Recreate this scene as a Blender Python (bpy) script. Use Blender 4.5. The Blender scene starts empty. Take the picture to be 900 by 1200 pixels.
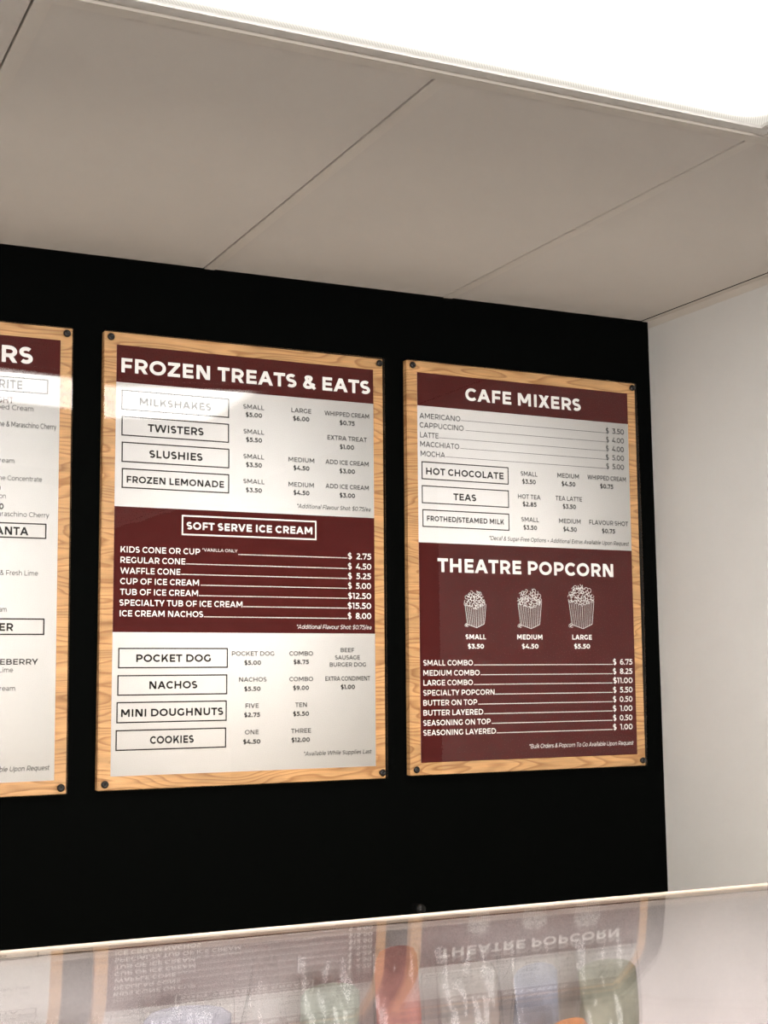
import bpy, bmesh, math, random
from mathutils import Vector, Matrix
random.seed(7)
SC = bpy.context.scene
COL = SC.collection
PI = math.pi

# ------------------------------------------------------------------ camera, light, exposure
CAM_DIST, EYE = 2.884, 1.54            # camera to the black wall, eye height
CEIL_Z = 2.442
WALL_R, WALL_L, WALL_F = 2.193, -3.4, -6.2
yaw, pitch, roll = 0.45562, 0.11430, -0.01322
fw = Vector((math.sin(yaw)*math.cos(pitch), math.cos(yaw)*math.cos(pitch), math.sin(pitch)))
r0 = Vector((math.cos(yaw), -math.sin(yaw), 0))
u0 = r0.cross(fw)
rt = r0*math.cos(roll) + u0*math.sin(roll)
up = -r0*math.sin(roll) + u0*math.cos(roll)
cd = bpy.data.cameras.new('camera')
cd.sensor_fit = 'VERTICAL'; cd.sensor_height = 36.0; cd.lens = 1618.8/1200*36.0
cd.clip_start = 0.02
cam = bpy.data.objects.new('camera', cd); COL.objects.link(cam)
cam.matrix_world = Matrix(((rt.x, up.x, -fw.x, 0), (rt.y, up.y, -fw.y, -CAM_DIST), (rt.z, up.z, -fw.z, EYE), (0, 0, 0, 1)))
SC.camera = cam
SC.view_settings.view_transform = 'Standard'
SC.view_settings.look = 'None'
SC.view_settings.exposure = 0.0
SC.view_settings.gamma = 1.0
SC.view_settings.use_curve_mapping = False
SC.cycles.max_bounces = 14
SC.cycles.diffuse_bounces = 6
SC.cycles.glossy_bounces = 6
SC.cycles.transparent_max_bounces = 24
SC.cycles.caustics_reflective = False
SC.cycles.caustics_refractive = False
SC.cycles.use_denoising = True
SC.cycles.denoising_prefilter = 'FAST'
SC.cycles.sample_clamp_indirect = 6.0

world = bpy.data.worlds.new('world'); SC.world = world
world.use_nodes = True
wb = world.node_tree.nodes['Background']
wb.inputs[0].default_value = (0.75, 0.86, 1.0, 1); wb.inputs[1].default_value = 1.0

LAMP = 19.5                            # radiance of the ceiling troffers
DAY = 11.8                              # daylight through the shop window
WIN = (-2.7, 1.5, 0.55, 2.15)          # shop window behind the camera: x0 x1 z0 z1
ld = bpy.data.lights.new('window_daylight', 'AREA')
ld.shape = 'RECTANGLE'; ld.size = WIN[1]-WIN[0]; ld.size_y = WIN[3]-WIN[2]
ld.energy = DAY*ld.size*ld.size_y*PI
ld.color = (1.0, 0.975, 0.94)
lo = bpy.data.objects.new('window_daylight', ld); COL.objects.link(lo)
lo.location = ((WIN[0]+WIN[1])/2, WALL_F-0.16, (WIN[2]+WIN[3])/2)
lo.rotation_euler = (PI/2, 0, 0)       # faces +y, into the room

# ------------------------------------------------------------------ helpers
def new_mat(name):
    m = bpy.data.materials.new(name); m.use_nodes = True
    nt = m.node_tree; nt.nodes.clear()
    out = nt.nodes.new('ShaderNodeOutputMaterial')
    return m, nt, out
def nd(nt, t, **kw):
    n = nt.nodes.new(t)
    for k, v in kw.items(): setattr(n, k, v)
    return n
def principled(name, col, rough=0.5, spec=0.5, metal=0.0, noise=None, bump=None):
    m, nt, out = new_mat(name)
    b = nd(nt, 'ShaderNodeBsdfPrincipled')
    b.inputs['Base Color'].default_value = (*col, 1); b.inputs['Roughness'].default_value = rough
    b.inputs['Specular IOR Level'].default_value = spec; b.inputs['Metallic'].default_value = metal
    nt.links.new(b.outputs[0], out.inputs[0])
    tc = nd(nt, 'ShaderNodeTexCoord')
    if noise:
        sc, amt = noise
        n = nd(nt, 'ShaderNodeTexNoise'); n.inputs['Scale'].default_value = sc; n.inputs['Detail'].default_value = 4
        nt.links.new(tc.outputs['Object'], n.inputs['Vector'])
        r = nd(nt, 'ShaderNodeValToRGB')
        r.color_ramp.elements[0].position = 0.3; r.color_ramp.elements[1].position = 0.7
        r.color_ramp.elements[0].color = (*[c*(1-amt) for c in col], 1)
        r.color_ramp.elements[1].color = (*[min(1, c*(1+amt)) for c in col], 1)
        nt.links.new(n.outputs[0], r.inputs[0]); nt.links.new(r.outputs[0], b.inputs['Base Color'])
    if bump:
        sc, st = bump
        n = nd(nt, 'ShaderNodeTexNoise'); n.inputs['Scale'].default_value = sc; n.inputs['Detail'].default_value = 3
        nt.links.new(tc.outputs['Object'], n.inputs['Vector'])
        bp = nd(nt, 'ShaderNodeBump'); bp.inputs['Strength'].default_value = st; bp.inputs['Distance'].default_value = 0.002
        nt.links.new(n.outputs[0], bp.inputs['Height']); nt.links.new(bp.outputs[0], b.inputs['Normal'])
    return m
def clear_sheet(name, rough=0.0, tint=(1, 1, 1), ior=1.49, bump=None):
    """Clear pane: light goes straight through, each surface mirrors by Fresnel."""
    m, nt, out = new_mat(name)
    tr = nd(nt, 'ShaderNodeBsdfTransparent'); tr.inputs[0].default_value = (*tint, 1)
    gl = nd(nt, 'ShaderNodeBsdfGlossy'); gl.inputs['Roughness'].default_value = rough
    geo = nd(nt, 'ShaderNodeNewGeometry')
    mr = nd(nt, 'ShaderNodeMapRange'); mr.inputs[3].default_value = ior; mr.inputs[4].default_value = 1/ior
    nt.links.new(geo.outputs['Backfacing'], mr.inputs[0])
    fr = nd(nt, 'ShaderNodeFresnel'); nt.links.new(mr.outputs[0], fr.inputs['IOR'])
    mx = nd(nt, 'ShaderNodeMixShader')
    nt.links.new(fr.outputs[0], mx.inputs[0]); nt.links.new(tr.outputs[0], mx.inputs[1]); nt.links.new(gl.outputs[0], mx.inputs[2])
    if bump:
        tc = nd(nt, 'ShaderNodeTexCoord')
        n = nd(nt, 'ShaderNodeTexNoise'); n.inputs['Scale'].default_value = bump[0]; n.inputs['Detail'].default_value = 2
        mp = nd(nt, 'ShaderNodeMapping'); mp.inputs['Scale'].default_value = (1, 1, .28)
        nt.links.new(tc.outputs['Object'], mp.inputs[0]); nt.links.new(mp.outputs[0], n.inputs['Vector'])
        bp = nd(nt, 'ShaderNodeBump'); bp.inputs['Strength'].default_value = bump[1]; bp.inputs['Distance'].default_value = bump[2]
        nt.links.new(n.outputs[0], bp.inputs['Height'])
        nt.links.new(bp.outputs[0], gl.inputs['Normal']); nt.links.new(bp.outputs[0], fr.inputs['Normal'])
    nt.links.new(mx.outputs[0], out.inputs[0])
    return m
def wood(name, seed):
    m, nt, out = new_mat(name)
    b = nd(nt, 'ShaderNodeBsdfPrincipled'); b.inputs['Roughness'].default_value = 0.5; b.inputs['Specular IOR Level'].default_value = 0.3
    tc = nd(nt, 'ShaderNodeTexCoord')
    mp = nd(nt, 'ShaderNodeMapping'); mp.inputs['Location'].default_value = (seed*1.7, 0, seed*0.9)
    mp.inputs['Scale'].default_value = (1.1, 1.0, 6.5)
    nt.links.new(tc.outputs['Object'], mp.inputs[0])
    n1 = nd(nt, 'ShaderNodeTexNoise'); n1.inputs['Scale'].default_value = 1.5; n1.inputs['Detail'].default_value = 2.5; n1.inputs['Roughness'].default_value = 0.45
    nt.links.new(mp.outputs[0], n1.inputs['Vector'])
    mu = nd(nt, 'ShaderNodeMath', operation='MULTIPLY'); mu.inputs[1].default_value = 26
    fr = nd(nt, 'ShaderNodeMath', operation='FRACT')
    nt.links.new(n1.outputs[0], mu.inputs[0]); nt.links.new(mu.outputs[0], fr.inputs[0])
    cr = nd(nt, 'ShaderNodeValToRGB'); e = cr.color_ramp.elements
    e[0].position = 0.0; e[0].color = (0.60, 0.345, 0.155, 1)
    e[1].position = 1.0; e[1].color = (0.60, 0.345, 0.155, 1)
    x = e.new(0.55); x.color = (0.56, 0.315, 0.138, 1)
    x = e.new(0.86); x.color = (0.37, 0.175, 0.064, 1)
    nt.links.new(fr.outputs[0], cr.inputs[0])
    mp2 = nd(nt, 'ShaderNodeMapping'); mp2.inputs['Scale'].default_value = (5, 1, 110)
    nt.links.new(tc.outputs['Object'], mp2.inputs[0])
    n2 = nd(nt, 'ShaderNodeTexNoise'); n2.inputs['Scale'].default_value = 3; n2.inputs['Detail'].default_value = 4
    nt.links.new(mp2.outputs[0], n2.inputs['Vector'])
    n3 = nd(nt, 'ShaderNodeTexNoise'); n3.inputs['Scale'].default_value = 5.0
    nt.links.new(mp.outputs[0], n3.inputs['Vector'])
    r2 = nd(nt, 'ShaderNodeMapRange'); r2.inputs[3].default_value = 0.68; r2.inputs[4].default_value = 1.30
    nt.links.new(n2.outputs[0], r2.inputs[0])
    r3 = nd(nt, 'ShaderNodeMapRange'); r3.inputs[1].default_value = 0.3; r3.inputs[2].default_value = 0.7; r3.inputs[3].default_value = 0.82; r3.inputs[4].default_value = 1.15
    nt.links.new(n3.outputs[0], r3.inputs[0])
    m1 = nd(nt, 'ShaderNodeMath', operation='MULTIPLY'); nt.links.new(r2.outputs[0], m1.inputs[0]); nt.links.new(r3.outputs[0], m1.inputs[1])
    vm = nd(nt, 'ShaderNodeVectorMath', operation='SCALE')
    nt.links.new(cr.outputs[0], vm.inputs[0]); nt.links.new(m1.outputs[0], vm.inputs['Scale'])
    nt.links.new(vm.outputs[0], b.inputs['Base Color']); nt.links.new(b.outputs[0], out.inputs[0])
    return m

class MB:
    """Collects quads, boxes and tubes, then links them as ONE mesh object."""
    def __init__(s): s.v = []; s.f = []; s.m = []
    def poly(s, pts, mi=0):
        i = len(s.v); s.v += [tuple(p) for p in pts]; s.f.append(tuple(range(i, i+len(pts)))); s.m.append(mi)
    def box(s, a, b, mi=0):
        x0, y0, z0 = a; x1, y1, z1 = b; i = len(s.v)
        s.v += [(x0,y0,z0),(x1,y0,z0),(x1,y1,z0),(x0,y1,z0),(x0,y0,z1),(x1,y0,z1),(x1,y1,z1),(x0,y1,z1)]
        for q in ((0,3,2,1),(4,5,6,7),(0,1,5,4),(1,2,6,5),(2,3,7,6),(3,0,4,7)):
            s.f.append(tuple(i+k for k in q)); s.m.append(mi)
    def grid(s, rows, mi=0, closed=False):
        i = len(s.v); n = len(rows[0])
        for r in rows: s.v += [tuple(p) for p in r]
        for a in range(len(rows)-1):
            for b in range(n if closed else n-1):
                c = (b+1) % n
                s.f.append((i+a*n+b, i+a*n+c, i+(a+1)*n+c, i+(a+1)*n+b)); s.m.append(mi)
    def build(s, name, mats, parent=None, smooth=False, loc=None, bevel=0):
        me = bpy.data.meshes.new(name); me.from_pydata(s.v, [], s.f); me.update()
        if not isinstance(mats, (list, tuple)): mats = [mats]
        for m in mats: me.materials.append(m)
        me.polygons.foreach_set('material_index', s.m)
        if smooth: me.polygons.foreach_set('use_smooth', [True]*len(s.f))
        o = bpy.data.objects.new(name, me); COL.objects.link(o)
        if parent: o.parent = parent
        if loc: o.location = loc
        if bevel:
            bv = o.modifiers.new('bevel', 'BEVEL'); bv.width = bevel; bv.segments = 2; bv.limit_method = 'ANGLE'
        return o
def lathe(mb, prof, n=20, c=(0, 0, 0), axis='z', mi=0):
    rows = []
    for r, h in prof:
        row = []
        for k in range(n):
            a = 2*PI*k/n; x, y = r*math.cos(a), r*math.sin(a)
            p = (x, y, h) if axis == 'z' else (x, -h, y)      # axis 'y': grows towards the viewer
            row.append((p[0]+c[0], p[1]+c[1], p[2]+c[2]))
        rows.append(row)
    mb.grid(rows, mi, closed=True)
def tag(o, label=None, cat=None, group=None, kind=None):
    if label: o['label'] = label
    if cat: o['category'] = cat
    if group: o['group'] = group
    if kind: o['kind'] = kind
    return o
def empty(name, loc=(0, 0, 0), rot=(0, 0, 0)):
    o = bpy.data.objects.new(name, None); COL.objects.link(o)
    o.location = loc; o.rotation_euler = rot; o.empty_display_size = 0.1
    return o
def struct(o): return tag(o, kind='structure')

# ------------------------------------------------------------------ materials
M_BLACKWALL = principled('black_wall_paint', (0.0014, 0.0017, 0.0016), 0.85, 0.02, bump=(220, 0.12))
M_WALL = principled('pale_wall_paint', (0.67, 0.66, 0.645), 0.6, 0.3, noise=(3, 0.015), bump=(170, 0.35))
M_CEIL = principled('ceiling_tile', (0.61, 0.57, 0.53), 0.85, 0.15, noise=(2.2, 0.035), bump=(600, 0.15))
M_TBAR = principled('grid_bar_paint', (0.615, 0.57, 0.52), 0.5, 0.3, noise=(5, 0.03))
M_DARK = principled('dark_gap', (0.012, 0.011, 0.010), 0.9, 0.1)
M_FLOOR = principled('floor_tile', (0.40, 0.35, 0.30), 0.45, 0.4, noise=(4, 0.08))
M_LAMPFRAME = principled('lamp_frame_enamel', (0.62, 0.60, 0.57), 0.4, 0.4)
M_PAPER = principled('printed_paper', (0.89, 0.885, 0.87), 0.85, 0.05)
M_INK = principled('black_ink', (0.010, 0.010, 0.011), 0.85, 0.05)
M_MAROON = principled('maroon_ink', (0.070, 0.0120, 0.0112), 0.85, 0.05)
M_KNOB = principled('black_knob', (0.006, 0.006, 0.006), 0.22, 0.25)
M_BOLT = principled('black_bolt', (0.010, 0.008, 0.007), 0.3, 0.4)
M_STEEL = principled('brushed_steel', (0.62, 0.60, 0.57), 0.32, 0.5, metal=1.0)
M_CREAM = principled('cream_enamel', (0.80, 0.66, 0.53), 0.3, 0.5)
M_CASEBACK = principled('case_back_panel', (0.86, 0.79, 0.78), 0.5, 0.4, noise=(7, 0.10))
M_CASEBODY = principled('case_body', (0.74, 0.72, 0.70), 0.4, 0.4)
M_ACRYLIC = clear_sheet('clear_acrylic', ior=1.48)
def through(name):
    m, nt, out = new_mat(name)
    t = nd(nt, 'ShaderNodeBsdfTransparent'); nt.links.new(t.outputs[0], out.inputs[0]); return m
M_ACRYLIC_BACK = through('acrylic_pressed_to_print')
M_DARKWALL = principled('dark_brown_wall_paint', (0.045, 0.030, 0.026), 0.7, 0.2)
M_GLASS = clear_sheet('case_glass', rough=0.015, tint=(0.985, 0.98, 0.98), ior=1.5)
M_WRAP = clear_sheet('clear_bag_film', rough=0.06, ior=1.5, bump=(28, 1.0, 0.02))
M_WINDOW = clear_sheet('window_glass')
# ------------------------------------------------------------------ lettering: a geometric sans drawn stroke by stroke
def arc(cx, cy, rx, ry, a0, a1, n=None):
    n = n or max(4, int(abs(a1-a0)/15))
    return [(cx+rx*math.cos(math.radians(a0+(a1-a0)*i/n)), cy+ry*math.sin(math.radians(a0+(a1-a0)*i/n))) for i in range(n+1)]
def ribbon(pts, w):
    q = [pts[0]]
    for p in pts[1:]:
        if math.hypot(p[0]-q[-1][0], p[1]-q[-1][1]) > 1e-6: q.append(p)
    n = len(q); L = []; R = []
    for i in range(n):
        d0 = (q[i][0]-q[i-1][0], q[i][1]-q[i-1][1]) if i else None
        d1 = (q[i+1][0]-q[i][0], q[i+1][1]-q[i][1]) if i < n-1 else None
        d0 = d0 or d1; d1 = d1 or d0
        l0 = math.hypot(*d0); l1 = math.hypot(*d1)
        n0 = (-d0[1]/l0, d0[0]/l0); n1 = (-d1[1]/l1, d1[0]/l1)
        mx, my = n0[0]+n1[0], n0[1]+n1[1]; ml = math.hypot(mx, my) or 1
        mx, my = mx/ml, my/ml
        k = (w/2)/max(0.4, mx*n0[0]+my*n0[1])
        L.append((q[i][0]+mx*k, q[i][1]+my*k)); R.append((q[i][0]-mx*k, q[i][1]-my*k))
    return [[L[i], R[i], R[i+1], L[i+1]] for i in range(n-1)]
def ring(cx, cy, rx, ry, w, n=28):
    out = []
    for i in range(n):
        a, b = 2*PI*i/n, 2*PI*(i+1)/n
        f = lambda t, k: (cx+(rx+k)*math.cos(t), cy+(ry+k)*math.sin(t))
        out.append([f(a, -w/2), f(a, w/2), f(b, w/2), f(b, -w/2)])
    return out
def glyph(c, w):
    """polygons with cap height 1, ink width, (left, right) bearings"""
    h = w/2; T = 1-h; X = 0.75; XT = X-h
    rc = lambda x0, y0, x1, y1: [[(x0, y0), (x1, y0), (x1, y1), (x0, y1)]]
    def D(xb, xt, y0=0.0, y1=1.0, right=False):
        t = w
        for _ in range(6):
            dx = (xt-xb); t = w*math.sqrt(1+(dx/(y1-y0))**2)
        if right: xb, xt = xb-t, xt-t
        return [[(xb, y0), (xb+t, y0), (xt+t, y1), (xt, y1)]]
    def DA(x0, x1, y0=0.0, y1=1.0):     # outer edge x0 at the bottom, centred on x1 at the top
        t = w*math.sqrt(1+((x1-x0)/(y1-y0))**2)
        s = 1 if x1 > x0 else -1
        a = x0 if s > 0 else x0-t
        return [[(a, y0), (a+t, y0), (x1+t/2, y1), (x1-t/2, y1)]]
    def DV(x0, x1, y0=0.0, y1=1.0):     # centred on x0 at the bottom, outer edge x1 at the top
        t = w*math.sqrt(1+((x1-x0)/(y1-y0))**2)
        a = x1-t if x1 > x0 else x1
        return [[(x0-t/2, y0), (x0+t/2, y0), (a+t, y1), (a, y1)]]
    st = lambda x=0.0, y0=0.0, y1=1.0: rc(x, y0, x+w, y1)
    def bowl(x0, xs, xe, yb, yt):
        r = (yt-yb)/2
        return ribbon([(x0, yt), (xs, yt)]+arc(xs, yb+r, xe-h-xs, r, 90, -90)+[(x0, yb)], w)
    RB, SB, DB = 0.06, 0.13, 0.02
    S_ = lambda W, x0=0.0: ribbon(arc(x0+W/2, (T+.5)/2, W/2-h, (T-.5)/2, 38, 270)[:-1]+arc(x0+W/2, (h+.5)/2, W/2-h, (.5-h)/2, 90, -145), w)
    if c == 'A': W = 1.06; return DA(0, W/2)+DA(W, W/2)+rc(.2, .22, W-.2, .22+w), W, (DB, DB)
    if c == 'B': W = .84; return st()+bowl(h, .42, W-.05, .52, T)+bowl(h, .45, W, h, .52), W, (SB, .06)
    if c == 'C': W = .95; return ribbon(arc(.51, .5, .51-h, .5-h, 42, 318), w), W-.03, (RB, .03)
    if c == 'D': W = .98; return st()+bowl(h, .44, W, h, T), W, (SB, RB)
    if c == 'E': W = .72; return st()+rc(0, 0, W, w)+rc(0, .5-h, W*.92, .5+h)+rc(0, 1-w, W*.98, 1), W, (SB, .06)
    if c == 'F': W = .70; return st()+rc(0, .44-h, W*.93, .44+h)+rc(0, 1-w, W, 1), W, (SB, .04)
    if c == 'G': W = .97; return ribbon(arc(.51, .5, .51-h, .5-h, 42, 312), w)+rc(W-.05-w, .13, W-.05, .5), W-.05, (RB, .10)
    if c == 'H': W = .90; return st()+st(W-w)+rc(0, .5-h, W, .5+h), W, (SB, SB)
    if c == 'I': return st(), w, (SB, SB)
    if c == 'J': W = .6; return ribbon([(.1, T), (W-h, T), (W-h, .32)]+arc(W-h-.24, .32, .24, .32-h, 0, -140), w), W, (.03, .12)
    if c == 'K': W = .90; return st()+D(.0, W-.02-w*1.3, .22, 1)+D(.34, W-w*1.25, .62, 0)[:1], W, (SB, .02)
    if c == 'L': W = .66; return st()+rc(0, 0, W, w), W, (SB, .04)
    if c == 'M': W = 1.10; return st()+st(W-w)+DV(W/2, .0, .24, 1)+DV(W/2, W, .24, 1), W, (SB, SB)
    if c == 'N': W = .92; t = w*1.35; return st()+st(W-w)+[[(W-t, 0), (W, 0), (t, 1), (0, 1)]], W, (SB, SB)
    if c == 'O': W = 1.08; return ring(W/2, .5, W/2-h, .5-h, w), W, (RB, RB)
    if c == 'P': W = .82; return st()+bowl(h, .40, W, .30+h, T), W, (SB, .05)
    if c == 'Q': W = 1.08; return ring(W/2, .5, W/2-h, .5-h, w)+ribbon([(.55, .05), (.68, -.12), (.98, -.12)], w), W, (RB, RB)
    if c == 'R': W = .84; return st()+bowl(h, .40, W-.02, .30+h, T)+[[(W-w*1.18, 0), (W, 0), (.36+w*1.18, .34), (.36, .34)]], W, (SB, .04)
    if c == 'S': W = .74; return S_(W), W, (.05, .05)
    if c == 'T': W = .82; return rc(0, 1-w, W, 1)+st(W/2-h), W, (.02, .02)
    if c == 'U': W = .88; return ribbon([(h, 1), (h, .40)]+arc(W/2, .40, W/2-h, .40-h, 180, 360)+[(W-h, .40), (W-h, 1)], w), W, (.12, .12)
    if c == 'V': W = 1.02; return DV(W/2, 0)+DV(W/2, W), W, (DB, DB)
    if c == 'W': W = 1.58; return DV(.40, 0)+DV(.40, .40+.39+w*.5)+DV(W-.40, W-.40-.39-w*.5)+DV(W-.40, W), W, (DB, DB)
    if c == 'X': W = .94; t = w*1.3; return [[(0, 0), (t, 0), (W-.03, 1), (W-.03-t, 1)], [(W-t, 0), (W, 0), (.03+t, 1), (.03, 1)]], W, (DB, DB)
    if c == 'Y': W = .94; return DV(W/2, 0, .32, 1)+DV(W/2, W, .32, 1)+st(W/2-h, 0, .4), W, (.0, .0)
    if c == 'Z': W = .82; t = w*1.35; return rc(0, 0, W, w)+rc(0.02, 1-w, W, 1)+[[(0, w*.8), (t, w*.8), (W, 1-w*.8), (W-t, 1-w*.8)]], W, (.05, .05)
    if c == '&': 
        W = .88
        p = [(.86, .02), (.62, .30), (.28, .66), (.22, .80)]+arc(.40, .80, .18, T-.80, 180, 0)+[(.58, .76), (.50, .64), (.22, .48), (h+.02, .32)]+arc(.36, .27, .36-h, .27-h, 175, 300)+[(.68, .20), (.79, .42)]
        return ribbon(p, w), W, (.06, .04)
    if c == '0': W = .86; return ring(W/2, .5, W/2-h, .5-h, w), W, (.06, .06)
    if c == '1': W = .40; return st(W-w)+rc(0, 1-w, W, 1), W, (.02, .12)
    if c == '2': W = .76; return ribbon(arc(.37, 1-.31, .36-h, .31-h, 150, -25)+[(.12, h*1.4)], w)+rc(.02, 0, W, w), W, (.04, .05)
    if c == '3': W = .76; return rc(.05, 1-w, W-.03, 1)+ribbon([(W-.06-h, 1-w), (.36, .58)], w)+ribbon([(.28, .57), (.42, .57)]+arc(.42, (.57+h)/2, W-h-.42, (.57-h)/2, 90, -90)[1:]+[(.3, h), (.04, .16)], w), W, (.04, .06)
    if c == '4': W = .88; return rc(0, .20, W, .20+w)+rc(.56, 0, .56+w, .42)+[[(0, .20), (w*1.25, .20), (.58+w*.4, 1), (.58-w*.9, 1)]], W, (.04, .04)
    if c == '5': W = .76; return rc(.12, 1-w, W-.05, 1)+ribbon([(.13+h, 1), (.11+h, .59)], w)+ribbon([(.09, .60), (.36, .60)]+arc(.36, (.60+h)/2, W-h-.36, (.60-h)/2, 90, -90)[1:]+[(.24, h), (.03, .14)], w), W, (.04, .06)
    if c == '6': W = .80; return ring(W/2+.01, .32, W/2-h, .32-h, w)+ribbon(arc(W/2+.06, .42, W/2+.04-h, .58-h, 185, 62), w), W, (.06, .06)
    if c == '9': W = .80; return ring(W/2-.01, .68, W/2-h, .32-h, w)+ribbon(arc(W/2-.06, .58, W/2+.04-h, .58-h, 5, -118), w), W, (.06, .06)
    if c == '7': W = .78; return rc(0, 1-w, W, 1)+rc(0, .74, w, 1)+[[(.20, 0), (.20+w*1.1, 0), (W, 1-w*.8), (W-w*1.1, 1-w*.8)]], W, (.04, .03)
    if c == '8': W = .80; return ring(W/2, .745, W/2-.05-h, .255-h*.9, w)+ring(W/2, .28, W/2-h, .28-h, w), W, (.05, .05)
    if c == '$': W = .74; return S_(W)+rc(W/2-w*.4, -.13, W/2+w*.4, 1.13), W, (.05, .05)
    if c == '.': return rc(0, 0, w*1.15, w*1.15), w*1.15, (.06, .06)
    if c == ':': return rc(0, 0, w*1.15, w*1.15)+rc(0, .5, w*1.15, .5+w*1.15), w*1.15, (.08, .08)
    if c == '/': W = .46; t = w*1.1; return [[(0, -.12), (t, -.12), (W, 1.08), (W-t, 1.08)]], W, (.0, .0)
    if c == '-': return rc(0, .32, .32, .32+w), .32, (.07, .07)
    if c == '+': return rc(0, .38-h, .5, .38+h)+rc(.25-h, .13, .25+h, .63), .5, (.1, .1)
    if c == '*': return [ribbon([(.2-.2*math.cos(a), .82-.2*math.sin(a)), (.2+.2*math.cos(a), .82+.2*math.sin(a))], w*.8)[0] for a in (PI/2, PI/6, -PI/6)], .4, (.03, .05)
    # lower case, x height .75
    rg = lambda cx=.36, W=.72: ring(cx, X/2, W/2-h, X/2-h, w, 20)
    if c == 'a': return st(.58-w, 0, .45)+ribbon([(.10, XT-.07)]+arc(.33, XT-.22, .25-h, .22, 115, 0)+[(.58-h, .3)], w)+ring(.28, .215, .28-h, .215-h, w, 16), .58, (.07, .10)
    if c == 'b': return st(0, 0, 1.06)+rg(.37), .73, (.11, .06)
    if c == 'c': return ribbon(arc(.36, X/2, .36-h, X/2-h, 45, 315), w), .64, (.06, .03)
    if c == 'd': return st(.73-w, 0, 1.06)+rg(), .73, (.06, .11)
    if c == 'e': return ribbon([(h, X/2)]+[(.72-h, X/2)]+arc(.36, X/2, .36-h, X/2-h, 0, 318), w), .72, (.06, .06)
    if c == 'f': return ribbon([(.18, 0), (.18, .82)]+arc(.38, .82, .20, .20, 180, 80), w)+rc(0, X-w, .42, X), .42, (.02, .0)
    if c == 'g': return rg()+ribbon([(.72-h, X), (.72-h, -.02)]+arc(.38, -.02, .34-h, .24-h, 0, -140), w), .72, (.06, .11)
    if c == 'h': return st(0, 0, 1.06)+ribbon([(h, .40)]+arc(.34, .42, .34-h, XT-.42, 180, 0)+[(.68-h, 0)], w), .68, (.11, .10)
    if c == 'i': return st(0, 0, X)+rc(-.01, .90, w+.01, .92+w), w, (.11, .11)
    if c == 'k': return st(0, 0, 1.06)+D(0, .42, .15, X)+[[(.62-w*1.2, 0), (.64, 0), (.28+w, .46), (.24, .42)]], .64, (.11, .02)
    if c == 'l': return st(0, 0, 1.06), w, (.11, .11)
    if c == 'm': return st(0, 0, X)+sum([ribbon([(x+h, .40)]+arc(x+.29, .42, .29-h, XT-.42, 180, 0)+[(x+.58-h, 0)], w) for x in (0, .58-w)], []), 1.16-w, (.11, .10)
    if c == 'n': return st(0, 0, X)+ribbon([(h, .40)]+arc(.34, .42, .34-h, XT-.42, 180, 0)+[(.68-h, 0)], w), .68, (.11, .10)
    if c == 'o': return ring(.38, X/2, .38-h, X/2-h, w, 22), .76, (.06, .06)
    if c == 'p': return st(0, -.28, X)+rg(.37), .73, (.11, .06)
    if c == 'q': return st(.73-w, -.28, X)+rg(), .73, (.06, .11)
    if c == 'r': return st(0, 0, X)+ribbon([(h, .38)]+arc(.32, .40, .32-h, XT-.40, 180, 85), w), .40, (.11, .02)
    if c == 's': 
        m = X/2; W = .56
        return ribbon(arc(W/2, (XT+m)/2, W/2-h, (XT-m)/2, 35, 270)[:-1]+arc(W/2, (h+m)/2, W/2-h, (m-h)/2, 90, -145), w), W, (.04, .04)
    if c == 't': return ribbon([(.18, .95), (.18, .20)]+arc(.36, .20, .18, .20-h, 180, 290), w)+rc(0, X-w, .42, X), .42, (.02, .03)
    if c == 'u': return ribbon([(h, X), (h, .34)]+arc(.34, .33, .34-h, .33-h, 180, 360), w)+st(.68-w, 0, X), .68, (.10, .11)
    if c == 'v': return DV(.35, 0, 0, X)+DV(.35, .70, 0, X), .70, (.01, .01)
    if c == 'w': return DV(.29, 0, 0, X)+DV(.29, .56+h, 0, X)+DV(.81, .54-h, 0, X)+DV(.81, 1.10, 0, X), 1.10, (.01, .01)
    if c == 'x': t = w*1.25; return [[(0, 0), (t, 0), (.66, X), (.66-t, X)], [(.66-t, 0), (.66, 0), (t, X), (0, X)]], .66, (.01, .01)
    if c == 'y': return DV(.36, 0, 0, X)+D(.14, .70-w*1.1, -.27, X), .70, (.01, .01)
    return [], .3, (0, 0)
def text_polys(s, u0, u1, base, cap, wt, italic):
    """polygons in board millimetres (u right, v down) filling u0..u1 on the baseline"""
    s = s.replace('$ ', '$  '); out = []; x = 0.0; first = True; prevr = 0
    for c in s:
        if c == ' ': x += .36+prevr; prevr = 0; continue
        P, W, (l, r) = glyph(c, wt)
        if not first: x += l+prevr
        first = False
        out += [[(px+x, py) for px, py in q] for q in P]
        x += W; prevr = r
    sx = (u1-u0)/max(x, 1e-6)
    res = []
    for q in out:
        r = []
        for px, py in q:
            u = px*sx+(0.20*cap*py if italic else 0)+u0-(0.07*cap if italic else 0)
            r.append((u, base-py*cap))
        res.append(r)
    return res
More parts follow.
